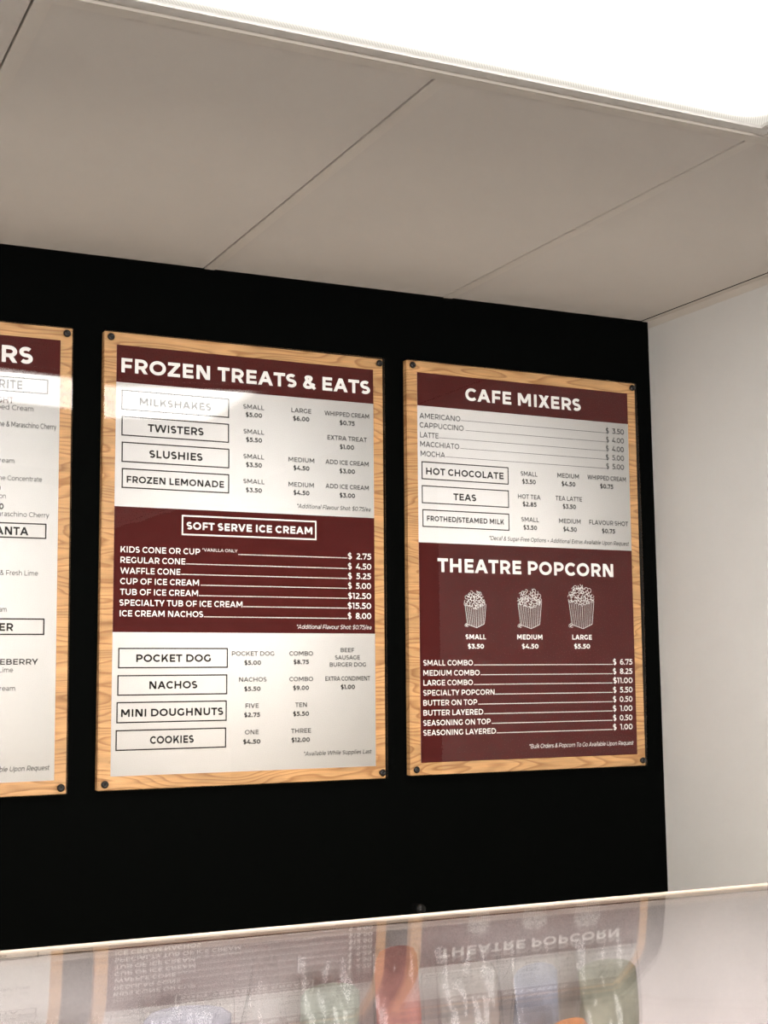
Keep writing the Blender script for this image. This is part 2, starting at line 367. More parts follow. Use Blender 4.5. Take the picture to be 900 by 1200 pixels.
# ------------------------------------------------------------------ the room
mb = MB(); mb.box((WALL_L, 0, 0), (WALL_R, 0.1, CEIL_Z+0.1)); struct(mb.build('wall_back', M_BLACKWALL))
mb = MB(); mb.box((WALL_R, -1.2, 0), (WALL_R+0.1, 0.1, CEIL_Z+0.1)); struct(mb.build('wall_right', M_WALL))
mb = MB(); mb.box((WALL_R, WALL_F, 0), (WALL_R+0.1, -1.2, CEIL_Z+0.1)); struct(mb.build('wall_right_rear', M_DARKWALL))
mb = MB(); mb.box((WALL_L-0.1, WALL_F, 0), (WALL_L, 0.1, CEIL_Z+0.1)); struct(mb.build('wall_left', M_WALL))
mb = MB()
mb.box((WALL_L-.1, WALL_F-.12, 0), (WIN[0], WALL_F, CEIL_Z+.1)); mb.box((WIN[1], WALL_F-.12, 0), (WALL_R+.1, WALL_F, CEIL_Z+.1))
mb.box((WIN[0], WALL_F-.12, 0), (WIN[1], WALL_F, WIN[2])); mb.box((WIN[0], WALL_F-.12, WIN[3]), (WIN[1], WALL_F, CEIL_Z+.1))
struct(mb.build('wall_front', M_WALL))
mb = MB(); mb.box((WALL_L-.1, WALL_F-.1, -0.1), (WALL_R+.1, 0.1, 0)); struct(mb.build('floor', M_FLOOR))
w = struct(empty('window_1', ((WIN[0]+WIN[1])/2, WALL_F-.06, WIN[2])))
mb = MB(); hw = (WIN[1]-WIN[0])/2; hh = WIN[3]-WIN[2]
for x in (-hw, -hw/3-.025, hw/3-.025, hw-.05): mb.box((x, -.03, 0), (x+.05, .03, hh))
for z in (0, hh-.05): mb.box((-hw, -.03, z), (hw, .03, z+.05))
mb.build('window_frame', M_DARK, w)
mb = MB(); mb.box((-hw+.04, -.003, .04), (hw-.04, .003, hh-.04)); mb.build('window_pane', M_WINDOW, w)

# ceiling: lay-in tiles with a dark shadow gap at one edge of each bar
TX = [0.9725+0.6096*k for k in range(-7, 3)]          # bars that run to the black wall
GY = -1.098                                            # bar along the lamps
rowsY = [(GY, -0.0), (-1.732, -1.124), (-2.952, -1.756), (-3.586, -2.976), (-4.806, -3.610), (WALL_F, -4.830)]
LAMP_X = (0.3727, 1.592); LAMP_Y = (-1.732, -1.124)
tiles = MB(); gap = 0.0035
lampcells = [(LAMP_X, 1), ((-2.675, -1.456), 3), ((0.3727, 1.592), 3), ((-2.675, -1.456), 1)]
for ri, (y0, y1) in enumerate(rowsY):
    xs = [WALL_L]+TX+[WALL_R]
    if ri in (1, 3): xs = [WALL_L, -2.675, -1.456, -0.2369, 0.3727, 1.592, WALL_R]
    for i in range(len(xs)-1):
        a, b = xs[i], xs[i+1]
        if b-a < 0.02: continue
        if any(abs(a-L[0]) < .01 and abs(b-L[1]) < .01 and ri == rr for L, rr in lampcells): continue
        tiles.box((a+(0.020 if i else 0), y0+.002, CEIL_Z), (b-(gap if i < len(xs)-2 else 0.004), y1-.002, CEIL_Z+.015))
struct(tiles.build('ceiling', M_CEIL))
mb = MB(); mb.box((WALL_L-.1, WALL_F-.1, CEIL_Z+.15), (WALL_R+.1, .1, CEIL_Z+.17)); struct(mb.build('ceiling_void', M_DARK))
tn = 1
for x in TX:
    mb = MB(); mb.box((x, GY, CEIL_Z-.0012), (x+.0235, 0, CEIL_Z+.012)); struct(mb.build('trim_%d' % tn, M_TBAR)); tn += 1
for y in (GY, -1.756, -2.976, -3.610, -4.830):
    mb = MB(); mb.box((WALL_L, y-.0235, CEIL_Z-.0014), (WALL_R, y, CEIL_Z+.0115)); struct(mb.build('trim_%d' % tn, M_TBAR)); tn += 1
for a, b in ((-1.732, -1.124), (-3.586, -2.976)):
    for x in (1.5945,):
        mb = MB(); mb.box((x, a, CEIL_Z-.0010), (x+.0235, b, CEIL_Z+.0115)); struct(mb.build('trim_%d' % tn, M_TBAR)); tn += 1
# wall angle along the right wall and thin ones along the black wall
mb = MB(); mb.box((WALL_R-.019, WALL_F, CEIL_Z-.0012), (WALL_R, -.001, CEIL_Z+.0005)); mb.box((WALL_R-.0012, WALL_F, CEIL_Z-.019), (WALL_R, -.001, CEIL_Z-.0012))
struct(mb.build('trim_%d' % tn, M_TBAR)); tn += 1
mb = MB(); mb.box((WALL_R-.0235, WALL_F, CEIL_Z-.0004), (WALL_R-.019, -.001, CEIL_Z+.0005)); struct(mb.build('trim_%d' % tn, M_DARK)); tn += 1

# ------------------------------------------------------------------ ceiling lamps
def diffuser_material():
    m, nt, out = new_mat('prismatic_diffuser')
    tc = nd(nt, 'ShaderNodeTexCoord'); sp = nd(nt, 'ShaderNodeSeparateXYZ'); nt.links.new(tc.outputs['Object'], sp.inputs[0])
    def edge(o, half):
        a = nd(nt, 'ShaderNodeMath', operation='ABSOLUTE'); nt.links.new(o, a.inputs[0])
        r = nd(nt, 'ShaderNodeMapRange', interpolation_type='SMOOTHSTEP'); r.inputs[1].default_value = half-.085; r.inputs[2].default_value = half
        r.inputs[3].default_value = 1; r.inputs[4].default_value = 0; nt.links.new(a.outputs[0], r.inputs[0]); return r.outputs[0]
    mn = nd(nt, 'ShaderNodeMath', operation='MULTIPLY'); nt.links.new(edge(sp.outputs[0], .577), mn.inputs[0]); nt.links.new(edge(sp.outputs[1], .272), mn.inputs[1])
    pw = nd(nt, 'ShaderNodeMath', operation='POWER'); pw.inputs[1].default_value = 1.7; nt.links.new(mn.outputs[0], pw.inputs[0])
    mp = nd(nt, 'ShaderNodeMapping'); mp.inputs['Rotation'].default_value = (0, 0, math.radians(38)); nt.links.new(tc.outputs['Object'], mp.inputs[0])
    wv = nd(nt, 'ShaderNodeTexWave'); wv.inputs['Scale'].default_value = 85; nt.links.new(mp.outputs[0], wv.inputs['Vector'])
    rr = nd(nt, 'ShaderNodeMapRange'); rr.inputs[3].default_value = 0.84; rr.inputs[4].default_value = 1.12; nt.links.new(wv.outputs[1], rr.inputs[0])
    st = nd(nt, 'ShaderNodeMapRange'); st.inputs[3].default_value = 0.78; st.inputs[4].default_value = LAMP; nt.links.new(pw.outputs[0], st.inputs[0])
    mu = nd(nt, 'ShaderNodeMath', operation='MULTIPLY'); nt.links.new(st.outputs[0], mu.inputs[0]); nt.links.new(rr.outputs[0], mu.inputs[1])
    cr = nd(nt, 'ShaderNodeValToRGB'); cr.color_ramp.elements[0].color = (1.0, 0.94, 0.83, 1); cr.color_ramp.elements[1].color = (1.0, 0.98, 0.945, 1)
    nt.links.new(mn.outputs[0], cr.inputs[0])
    em = nd(nt, 'ShaderNodeEmission'); nt.links.new(cr.outputs[0], em.inputs[0]); nt.links.new(mu.outputs[0], em.inputs[1])
    nt.links.new(em.outputs[0], out.inputs[0]); return m
M_DIFF = diffuser_material()
M_LEAK_GLOW, _nt, _out = new_mat('emissive_leak_strip')      # added glowing strip standing in for lamp light leaking past the frame
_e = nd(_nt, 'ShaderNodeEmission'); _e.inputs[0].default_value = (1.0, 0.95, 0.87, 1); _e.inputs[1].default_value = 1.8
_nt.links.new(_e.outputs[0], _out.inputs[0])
def troffer(cx, cy, label):
    t = tag(empty('ceiling_light', (cx, cy, CEIL_Z)), label, 'ceiling light', 'fluorescent ceiling panels')
    hx, hy = .6095, .304
    mb = MB()
    # stepped door frame around the lens
    for o, i, z0, z1 in ((0.0040, .015, -.0030, .02), (.015, .035, -.0065, .02)):
        for a, b in (((-hx+o, -hy+o), (hx-o, -hy+i)), ((-hx+o, hy-i), (hx-o, hy-o)), ((-hx+o, -hy+i), (-hx+i, hy-i)), ((hx-i, -hy+i), (hx-o, hy-i))):
            mb.box((a[0], a[1], z0), (b[0], b[1], z1))
    mb.build('frame', M_LAMPFRAME, t, bevel=.0012)
    mb = MB(); mb.box((-hx+.033, -hy+.033, -.001), (hx-.033, hy-.033, .004)); mb.build('diffuser', M_DIFF, t)
    mb = MB(); mb.box((-hx+.02, hy-.0022, .0), (hx-.01, hy+.0004, .004)); mb.build('leak_glow_strip', M_LEAK_GLOW, t)
    mb = MB(); mb.box((-hx, -hy, .02), (hx, hy, .10)); mb.build('housing', M_LAMPFRAME, t)
    return t
troffer((LAMP_X[0]+LAMP_X[1])/2, -1.432, 'bright fluorescent panel set in the ceiling in front of the menu wall')
for cx, cy in ((-2.0655, -1.432), (-2.0655, -3.281)):
    troffer(cx, cy, 'bright fluorescent panel set in the ceiling away from the menu wall')

# ------------------------------------------------------------------ menu boards
BW, BH = 0.6634, 0.971
def b2l(u, v, y): return (u/1000-BW/2, y, BH/2-v/1000)
Y_WOOD, Y_SHEET, Y_BAND, Y_INK = -0.0185, -0.0188, -0.0191, -0.0194
Y_AC0, Y_AC1 = -0.0205, -0.0240
WT = 1.13                              # ink spread
def ink(mb, items, boxes, lines, key):
    """printed lettering, outlined name boxes and leader lines; key(v) picks what lies on this sheet or band"""
    for s, a, b, v, cap, wt, col, it in items:
        if key(v, col):
            for n, q in enumerate(text_polys(s, a, b, v, cap, wt*(WT if wt > .17 else 1.06 if col == 'w' else 1.30), it)): mb.poly([b2l(x, y, Y_INK-.000006*(n % 9)) for x, y in q], 1 if col == 'k' else (2 if col == 'w' else 3))
    for u0_, v0_, u1_, v1_, col in boxes:
        if key(v1_, col):
            t = 2.6 if col == 'k' else 3.4; mi = 1 if col == 'k' else 2
            for p, q, r, s in ((u0_, v0_, u1_, v0_+t), (u0_, v1_-t, u1_, v1_), (u0_, v0_+t, u0_+t, v1_-t), (u1_-t, v0_+t, u1_, v1_-t)):
                mb.poly([b2l(*c, Y_INK) for c in ((p, q), (r, q), (r, s), (p, s))], mi)
    for a, b, v, col in lines:
        if key(v, col):
            if col == 'k': mb.poly([b2l(*c, Y_INK) for c in ((a, v-.9), (b, v-.9), (b, v), (a, v))], 1)
            else:
                x = a
                while x < b:
                    e = min(b, x+1.9); mb.poly([b2l(*c, Y_INK) for c in ((x, v-1.9), (e, v-1.9), (e, v), (x, v))], 2); x += 2.5
INKS = [M_PAPER, M_INK, M_PAPER, M_MAROON]
def popcorn_art(u0_, u1_, v0_, v1_, rnd):
    """line drawing of a striped popcorn carton"""
    W, H = u1_-u0_, v1_-v0_; P = []
    pt = lambda x, y: (u0_+x*W, v0_+y*H)
    def line(pts, w=1.0): P.extend(ribbon([pt(*p) for p in pts], w))
    tl, tm, tr = (.03, .385), (.53, .50), (.985, .37); bl, bm, br = (.13, .91), (.55, 1.0), (.90, .895)
    line([tl, bl]); line([tr, br]); line([tm, bm]); line([bl, bm, br])
    L = lambda a, b, t: (a[0]+(b[0]-a[0])*t, a[1]+(b[1]-a[1])*t)
    for t in (.14, .28, .42, .56, .70, .85): line([L(tl, tm, t), L(bl, bm, t)], .8)
    for t in (.18, .34, .5, .66, .82): line([L(tm, tr, t), L(bm, br, t)], .8)
    z = []
    for i in range(9):
        t = i/8; p = L(tl, tm, t); z.append((p[0], p[1]-(.035 if i % 2 else 0)))
    line(z, .9)
    z = []
    for i in range(9):
        t = i/8; p = L(tm, tr, t); z.append((p[0], p[1]-(.035 if i % 2 else 0)))
    line(z, .9)
    heap = []                                              # popped kernels: little loops heaped in a dome
    for k in range(900):
        x = rnd.uniform(.05, .96); y = rnd.uniform(.045, .47)
        if y > .36+.10*(1-abs(x-.53)/.5) or (abs(x-.5)/.46)**2.4+(max(0, .40-y)/.36)**2.4 > 1: continue
        if any(math.hypot((x-a)*W, (y-b)*H) < .075*W for a, b in heap): continue
        heap.append((x, y))
    for x, y in heap:
        r = rnd.uniform(.05, .075); a0 = rnd.uniform(0, 360)
        line([(x+cx, y+cy) for cx, cy in arc(0, 0, r, r*W/H, a0, a0+rnd.uniform(190, 290), 7)], 1.0)
    for cx, cy in ((.09, .915), (.05, .935), (.12, .945)):
        line([(cx+dx, cy+dy) for dx, dy in arc(0, 0, .045, .045*W/H, 0, 320, 8)], .8)
    return P
def menu_board(loc, rot, seed, label, text, boxes, lines, art, bands, hole=13.0, bow=lambda u, v: 0.0):
    t = tag(empty('menu_board', loc, rot), label, 'menu board', 'menu boards on the black wall')
    mb = MB(); mb.box((-BW/2, Y_WOOD, -BH/2), (BW/2, 0, BH/2)); mb.build('backing_panel', wood('cherry_plywood', seed), t, bevel=.0012)
    su0, su1, sv0, sv1 = 27.5, 638.5, 27.5, 943
    inband = lambda v: any(a <= v <= b for a, b, n in bands)
    mb = MB(); mb.box(b2l(su0, sv1, Y_SHEET), (b2l(su1, sv0, 0)[0], Y_WOOD-.0001, b2l(su1, sv0, 0)[2]), 0)
    ink(mb, text, boxes, lines, lambda v, c: not inband(v))
    sheet = mb.build('printed_sheet', INKS, t)
    for a, b, n in bands:
        m = MB(); m.poly([b2l(*c, Y_BAND) for c in ((su0, a), (su0, b), (su1, b), (su1, a))], 3)
        ink(m, text, boxes, lines, lambda v, c: a <= v <= b)
        m.build(n, INKS, sheet)
    rnd = random.Random(3)
    for u0_, u1_, v0_, v1_ in art:
        m = MB()
        for n, q in enumerate(popcorn_art(u0_, u1_, v0_, v1_, rnd)): m.poly([b2l(x, y, Y_INK-.00005-.000004*(n % 23)) for x, y in q], 0)
        m.build('popcorn_drawing', M_PAPER, sheet)
    # the clear cover: a thin pane, pulled in a little at its bolted corners
    nx, nz = 28, 40; F = []; Bk = []
    for j in range(nz+1):
        rf, rb = [], []
        for i in range(nx+1):
            u, v = i/nx, j/nz; d = bow(u, v)
            x, z = -BW/2+BW*u, -BH/2+BH*v
            rf.append((x, Y_AC1-d, z)); rb.append((x, Y_AC0-d, z))
        F.append(rf); Bk.append(rb)
    mb = MB(); mb.grid(F); mb.grid([r[::-1] for r in Bk], 1)
    for A, Bq in ((F[0], Bk[0]), (Bk[-1], F[-1]), ([r[0] for r in Bk], [r[0] for r in F]), ([r[-1] for r in F], [r[-1] for r in Bk])): mb.grid([Bq, A])
    mb.build('acrylic_cover', [M_ACRYLIC, M_ACRYLIC_BACK], t, smooth=False)
    for p in t.children[-1].data.polygons: p.use_smooth = abs(p.normal.y) > .7
    for u in (hole, BW*1000-hole):
        for v in (hole, BH*1000-hole):
            m = MB(); d = bow(u/1000/BW, 1-v/1000/BH)
            lathe(m, [(0, -.0215), (.0040, -.0215), (.0040, .0), (.0078, .0), (.0080, .0012), (.0072, .0030), (.0052, .0046), (.0030, .0052), (.0029, .0040), (0, .0040)], 20, (0, 0, 0), 'y')
            o = m.build('bolt', M_BOLT, t, smooth=True); o.location = b2l(u, v, Y_AC1-d)
    return t
BOARD1_TEXT = [('RS',517,581,84.3,35.9,0.2,'w',0), ('RITE',513,561,139.6,18.8,0.16,'k',0), ('GHT',509,543,170.4,13.4,0.13,'m',0), ('pped Cream',500,584,184.0,10.7,0.08,'k',0),
 ('ne & Maraschino Cherry',514,632,219.5,11.2,0.1,'k',0), ('ream',517,547,295.1,10.2,0.08,'k',0), ('ne Concentrate',516,604,331.2,10.2,0.08,'k',0), ('0',513,520,353.4,11.4,0.16,'k',0),
 ('on',518,531,368.9,10.2,0.08,'k',0), ('0',518,527,391.6,12.3,0.16,'k',0), ('araschino Cherry',516,620,405.5,10.2,0.08,'k',0), ('ANTA',511,578,443.4,16.6,0.16,'k',0),
 ('& Fresh Lime',522,599,526.3,10.4,0.08,'k',0), ('am',522,537,601.0,10.4,0.08,'k',0), ('LEBERRY',515,602,707.9,11.6,0.13,'k',0), ('Lime',524,552,723.2,9.9,0.08,'k',0),
 ('ream',526,557,760.4,10.2,0.08,'k',0), ('ble Upon Request',529,628,921.5,10.1,0.09,'k',1), ('ER',523,551,639.5,15.5,0.16,'k',0)]
BOARD1_BOX = [(514,114,614,146,'k'), (520,418,615,450,'k'), (524,614,614,648,'k')]
BOARD1_LINE = []
BOARD1_ART = []
BOARD2_TEXT = [('FROZEN TREATS & EATS',38,630,87.3,31.7,0.2,'w',0), ('MILKSHAKES',79,241,156.5,16.8,0.16,'k',0), ('TWISTERS',98,224,212.6,16.8,0.16,'k',0), ('SLUSHIES',102,222,269.2,16.7,0.16,'k',0),
 ('FROZEN LEMONADE',53,272,325.9,14.7,0.16,'k',0), ('SMALL',316,366,144.9,10.2,0.125,'k',0), ('$5.00',322,361,163.0,10.2,0.165,'k',0), ('LARGE',432,481,144.3,10.4,0.125,'k',0),
 ('$6.00',436,476,163.1,10.4,0.165,'k',0), ('WHIPPED CREAM',514,627,145.0,10.5,0.125,'k',0), ('$0.75',552,590,164.8,10.6,0.165,'k',0), ('SMALL',317,366,201.0,10.2,0.125,'k',0),
 ('$5.50',323,361,219.5,10.2,0.165,'k',0), ('EXTRA TREAT',521,621,200.9,10.5,0.125,'k',0), ('$1.00',552,588,220.9,10.5,0.165,'k',0), ('SMALL',317,366,257.2,10.2,0.125,'k',0),
 ('$3.50',323,361,276.0,10.2,0.165,'k',0), ('MEDIUM',425,488,257.7,10.3,0.125,'k',0), ('$4.50',437,476,276.4,10.3,0.165,'k',0), ('ADD ICE CREAM',516,625,257.5,10.4,0.125,'k',0),
 ('$3.00',551,590,277.1,10.5,0.165,'k',0), ('SMALL',317,367,313.1,10.1,0.125,'k',0), ('$3.50',323,361,332.6,10.1,0.165,'k',0), ('MEDIUM',425,487,314.3,10.3,0.125,'k',0),
 ('$4.50',437,476,332.9,10.3,0.165,'k',0), ('ADD ICE CREAM',516,625,313.4,10.4,0.125,'k',0), ('$3.00',551,590,333.3,10.4,0.165,'k',0), ('*Additional Flavour Shot: $0.75/ea',445,629,362.6,9.7,0.1,'k',1),
 ('SOFT SERVE ICE CREAM',187,483,421.3,16.7,0.2,'w',0), ('KIDS CONE OR CUP',42,218,475.5,13.2,0.165,'w',0), ('$ 2.75',571,630,474.3,13.7,0.165,'w',0), ('REGULAR CONE',42,185,497.8,13.2,0.165,'w',0),
 ('$ 4.50',571,630,497.5,13.7,0.165,'w',0), ('WAFFLE CONE',42,174,520.7,13.2,0.165,'w',0), ('$ 5.25',571,629,519.8,13.6,0.165,'w',0), ('CUP OF ICE CREAM',42,216,543.0,13.1,0.165,'w',0),
 ('$ 5.00',571,629,542.1,13.6,0.165,'w',0), ('TUB OF ICE CREAM',42,214,565.7,13.1,0.165,'w',0), ('$12.50',571,629,565.1,13.6,0.165,'w',0), ('SPECIALTY TUB OF ICE CREAM',41,316,588.4,13.1,0.165,'w',0),
 ('$15.50',570,629,587.7,13.6,0.165,'w',0), ('ICE CREAM NACHOS',42,226,611.0,13.1,0.165,'w',0), ('$ 8.00',570,629,610.7,13.5,0.165,'w',0), ('*VANILLA ONLY',223,304,467.8,6.7,0.13,'w',0),
 ('*Additional Flavour Shot: $0.75/ea',444,629,634.3,9.5,0.1,'w',1), ('POCKET DOG',79,244,706.8,16.1,0.16,'k',0), ('NACHOS',108,214,763.5,16.1,0.16,'k',0), ('MINI DOUGHNUTS',48,273,821.0,15.9,0.16,'k',0),
 ('COOKIES',111,207,878.4,16.0,0.16,'k',0), ('POCKET DOG',292,391,694.0,9.8,0.125,'k',0), ('$5.00',321,360,714.0,9.8,0.165,'k',0), ('COMBO',427,484,694.0,10.0,0.125,'k',0),
 ('$8.75',437,474,712.8,10.0,0.165,'k',0), ('BEEF',552,586,686.2,9.6,0.125,'k',0), ('SAUSAGE',538,600,702.8,9.6,0.125,'k',0), ('BURGER DOG',525,615,718.8,9.5,0.125,'k',0),
 ('NACHOS',309,373,750.4,9.8,0.125,'k',0), ('$5.50',321,359,770.7,9.8,0.165,'k',0), ('COMBO',427,484,750.5,9.9,0.125,'k',0), ('$9.00',436,474,770.0,9.9,0.165,'k',0),
 ('EXTRA CONDIMENT',514,625,750.4,10.1,0.125,'k',0), ('$1.00',552,587,769.4,10.1,0.165,'k',0), ('FIVE',324,355,807.2,9.8,0.125,'k',0), ('$2.75',321,358,827.0,9.7,0.165,'k',0),
 ('TEN',441,469,807.2,9.9,0.125,'k',0), ('$5.50',436,474,827.0,9.9,0.165,'k',0), ('ONE',323,355,864.2,9.7,0.125,'k',0), ('$4.50',319,359,884.8,9.7,0.165,'k',0),
 ('THREE',431,479,864.2,9.9,0.125,'k',0), ('$12.00',432,476,884.0,9.8,0.165,'k',0), ('*Available While Supplies Last',461,627,914.5,9.3,0.1,'k',1)]
BOARD2_BOX = [(39,125,283,169,'k'), (40,182,283,225,'k'), (41,238,284,282,'k'), (42,295,284,338,'k'),
 (176,390,493,434,'w'), (40,677,283,720,'k'), (39,734,282,777,'k'), (38,790,281,834,'k'),
 (37,848,280,891,'k')]
BOARD2_LINE = [(306,570,473.0,'w'), (187,570,497.1,'w'), (176,570,519.9,'w'), (220,570,542.4,'w'),
 (216,570,565.1,'w'), (318,570,587.5,'w'), (228,569,610.8,'w')]
BOARD2_ART = []
BOARD3_TEXT = [('CAFE MIXERS',159,494,85.4,31.5,0.2,'w',0), ('AMERICANO',33,144,138.1,12.9,0.11,'k',0), ('$ 3.50',569,625,136.0,13.7,0.11,'k',0), ('CAPPUCCINO',33,153,160.4,12.9,0.11,'k',0),
 ('$ 4.00',569,624,159.1,13.6,0.11,'k',0), ('LATTE',34,84,184.0,12.9,0.11,'k',0), ('$ 4.00',568,623,181.7,13.6,0.11,'k',0), ('MACCHIATO',34,140,205.8,12.9,0.11,'k',0),
 ('$ 5.00',567,623,204.3,13.6,0.11,'k',0), ('MOCHA',35,101,228.8,12.9,0.11,'k',0), ('$ 5.00',567,622,227.3,13.6,0.11,'k',0), ('HOT CHOCOLATE',49,263,271.7,16.3,0.16,'k',0),
 ('TEAS',122,185,329.5,16.4,0.16,'k',0), ('FROTHED/STEAMED MILK',50,262,382.3,12.5,0.16,'k',0), ('SMALL',312,360,259.6,11.2,0.125,'k',0), ('$3.50',316,355,279.1,11.2,0.165,'k',0),
 ('MEDIUM',419,483,258.1,11.4,0.125,'k',0), ('$4.50',431,472,278.5,11.4,0.165,'k',0), ('WHIPPED CREAM',509,627,257.4,11.5,0.125,'k',0), ('$0.75',547,587,278.4,11.5,0.165,'k',0),
 ('HOT TEA',303,368,316.3,11.1,0.125,'k',0), ('$2.85',316,356,334.9,11.1,0.165,'k',0), ('TEA LATTE',412,491,315.3,11.3,0.125,'k',0), ('$3.50',433,472,335.1,11.3,0.165,'k',0),
 ('SMALL',311,362,372.4,11.1,0.125,'k',0), ('$3.50',317,356,392.2,11.1,0.165,'k',0), ('MEDIUM',421,485,371.6,11.3,0.125,'k',0), ('$4.50',433,473,391.9,11.3,0.165,'k',0),
 ('FLAVOUR SHOT',511,630,371.2,11.4,0.125,'k',0), ('$0.75',549,589,391.8,11.4,0.165,'k',0), ('*Decaf & Sugar-Free Options + Additional Extras Available Upon Request',219,630,421.4,10.3,0.1,'k',1), ('THEATRE POPCORN',77,580,501.9,32.8,0.2,'w',0),
 ('SMALL',150,206,659.3,11.6,0.19,'w',0), ('$3.50',156,200,681.4,11.0,0.19,'w',0), ('MEDIUM',293,365,659.1,11.9,0.19,'w',0), ('$4.50',306,353,681.2,11.3,0.19,'w',0),
 ('LARGE',452,510,658.8,12.1,0.19,'w',0), ('$5.50',457,504,680.9,11.5,0.19,'w',0), ('SMALL COMBO',36,169,720.9,13.0,0.16,'w',0), ('$ 6.75',572,631,720.6,14.0,0.16,'w',0),
 ('MEDIUM COMBO',36,187,744.3,13.0,0.16,'w',0), ('$ 8.25',571,630,743.8,13.9,0.16,'w',0), ('LARGE COMBO',36,168,766.9,12.9,0.16,'w',0), ('$11.00',571,630,766.5,13.9,0.16,'w',0),
 ('SPECIALTY POPCORN',35,227,790.1,12.9,0.16,'w',0), ('$ 5.50',570,629,789.7,13.9,0.16,'w',0), ('BUTTER ON TOP',35,179,813.1,12.9,0.16,'w',0), ('$ 0.50',569,628,812.8,13.9,0.16,'w',0),
 ('BUTTER LAYERED',35,195,836.0,12.9,0.16,'w',0), ('$ 1.00',568,627,835.4,13.8,0.16,'w',0), ('SEASONING ON TOP',34,215,859.0,12.9,0.16,'w',0), ('$ 0.50',568,626,858.5,13.8,0.16,'w',0),
 ('SEASONING LAYERED',34,229,881.5,12.8,0.16,'w',0), ('$ 1.00',567,626,881.0,13.8,0.16,'w',0), ('*Bulk Orders & Popcorn To Go Available Upon Request',321,627,919.1,10.1,0.1,'w',1)]
BOARD3_BOX = [(37,241,277,284,'k'), (37,298,277,341,'k'), (38,355,277,397,'k')]
BOARD3_LINE = [(146,570,135.7,'k'), (158,569,159.0,'k'), (85,568,182.1,'k'), (143,567,203.9,'k'),
 (102,567,227.0,'k'), (172,571,720.7,'w'), (190,570,743.8,'w'), (171,569,766.5,'w'),
 (229,569,789.8,'w'), (182,568,812.6,'w'), (198,567,835.4,'w'), (218,566,858.3,'w'),
 (231,566,880.9,'w')]
BOARD3_ART = [(148,208,544,632), (295,365,535,633), (442,520,522,632)]
def lean_bow(base, twist, stand=.0058):
    # stand-off of the cover in metres: flat below, leaning back towards its upper bolts, more on one side than the other
    def f(u, v):
        vv = (v-0.5)*BH; a, b = 0.05, 0.25
        t = min(max(vv-a, 0), b-a)
        run = t*t/(2*(b-a))+max(0, vv-b)
        return stand-(base-twist*u)*run
    return f
menu_board((1.0704, -.001, 1.7846), (0, 0.0058, 0), 2, 'wood-backed menu board headed FROZEN TREATS & EATS, the whole one left of the CAFE MIXERS board',
           BOARD2_TEXT, BOARD2_BOX, BOARD2_LINE, BOARD2_ART, [(27.5, 108.8, 'heading_band'), (377.5, 644, 'soft_serve_band')], bow=lean_bow(.0155, .0140))
menu_board((1.7936, -.0045, 1.7837), (0, 0.0063, 0.0077), 5, 'wood-backed menu board headed CAFE MIXERS with three popcorn cartons, nearest the pale side wall',
           BOARD3_TEXT, BOARD3_BOX, BOARD3_LINE, BOARD3_ART, [(27.5, 107.5, 'heading_band'), (433.5, 943, 'theatre_popcorn_band')],
           bow=lambda u, v: 0.0012+0.0065*max(0, u-.4)/.6*4*v*(1-v))
menu_board((0.3408, -.001, 1.7844), (0, 0.0011, 0), 9, 'wood-backed menu board cut off by the left picture edge, its heading ending in RS',
           BOARD1_TEXT, [(380 if a < 530 else a, b, c, d, e) for a, b, c, d, e in BOARD1_BOX], BOARD1_LINE, BOARD1_ART, [(27.5, 105.5, 'heading_band')], bow=lean_bow(-.0078, -.0165, .0040))

# ------------------------------------------------------------------ black dome knob low on the wall
m = MB(); lathe(m, [(0, 0), (.012, 0), (.012, .004), (.007, .008), (.007, .014), (.0125, .018), (.0150, .025), (.0140, .032), (.0095, .038), (.004, .0405), (0, .041)], 24, (0, 0, 0), 'y')
k = m.build('wall_knob', M_KNOB, smooth=True); k.location = (1.478, 0.0, 1.0015)
tag(k, 'small glossy black dome knob on the black wall just above the glass case', 'knob')

# ------------------------------------------------------------------ glass display case in front of the camera
CZ = 1.2885
CX0, CX1 = -0.55, 1.60
case = tag(empty('display_case', (0.68, -1.587, 0), (0, 0, math.radians(-3.07))), 'counter display case with curved clear glass top below the menu boards', 'display case')
def L(x, s, z): return (x-0.68, -s, z)              # along the case, towards the camera, up
KEYS = [(0, .85), (.10, 1.35), (.20, 1.95), (.24, 2.8), (.28, 4.8), (.32, 6.8), (.36, 10), (.40, 16), (.44, 26), (.48, 40), (.52, 56), (.56, 70), (.60, 81), (.64, 86), (1.2, 86)]
def alpha(s):
    for (a, x), (b, y) in zip(KEYS, KEYS[1:]):
        if s <= b: return math.radians(x+(y-x)*(s-a)/(b-a))
    return math.radians(86)
prof = []; y = 0.0; z = CZ; s = 0.0
while z > 0.92:
    prof.append((y, z, alpha(s))); ds = .008 if s < .66 else .03
    a = alpha(s+ds/2); y += ds*math.cos(a); z -= ds*math.sin(a); s += ds
prof.append((y, z, alpha(s)))
FRONT = prof[-1][0]
TH = .005
m = MB()
top = [[L(x, p[0], p[1]) for x in (CX0, CX1)] for p in prof]
bot = [[L(x, p[0]-TH*math.sin(p[2]), p[1]-TH*math.cos(p[2])) for x in (CX0, CX1)] for p in prof]
m.grid([r[::-1] for r in top]); m.grid(bot)
m.grid([[a[0], b[0]] for a, b in zip(top, bot)]); m.grid([[b[1], a[1]] for a, b in zip(top, bot)])
m.grid([top[0], bot[0]]); m.grid([bot[-1], top[-1]])
g = m.build('curved_glass', M_GLASS, case)
for p in g.data.polygons: p.use_smooth = abs(p.normal.x) < .5
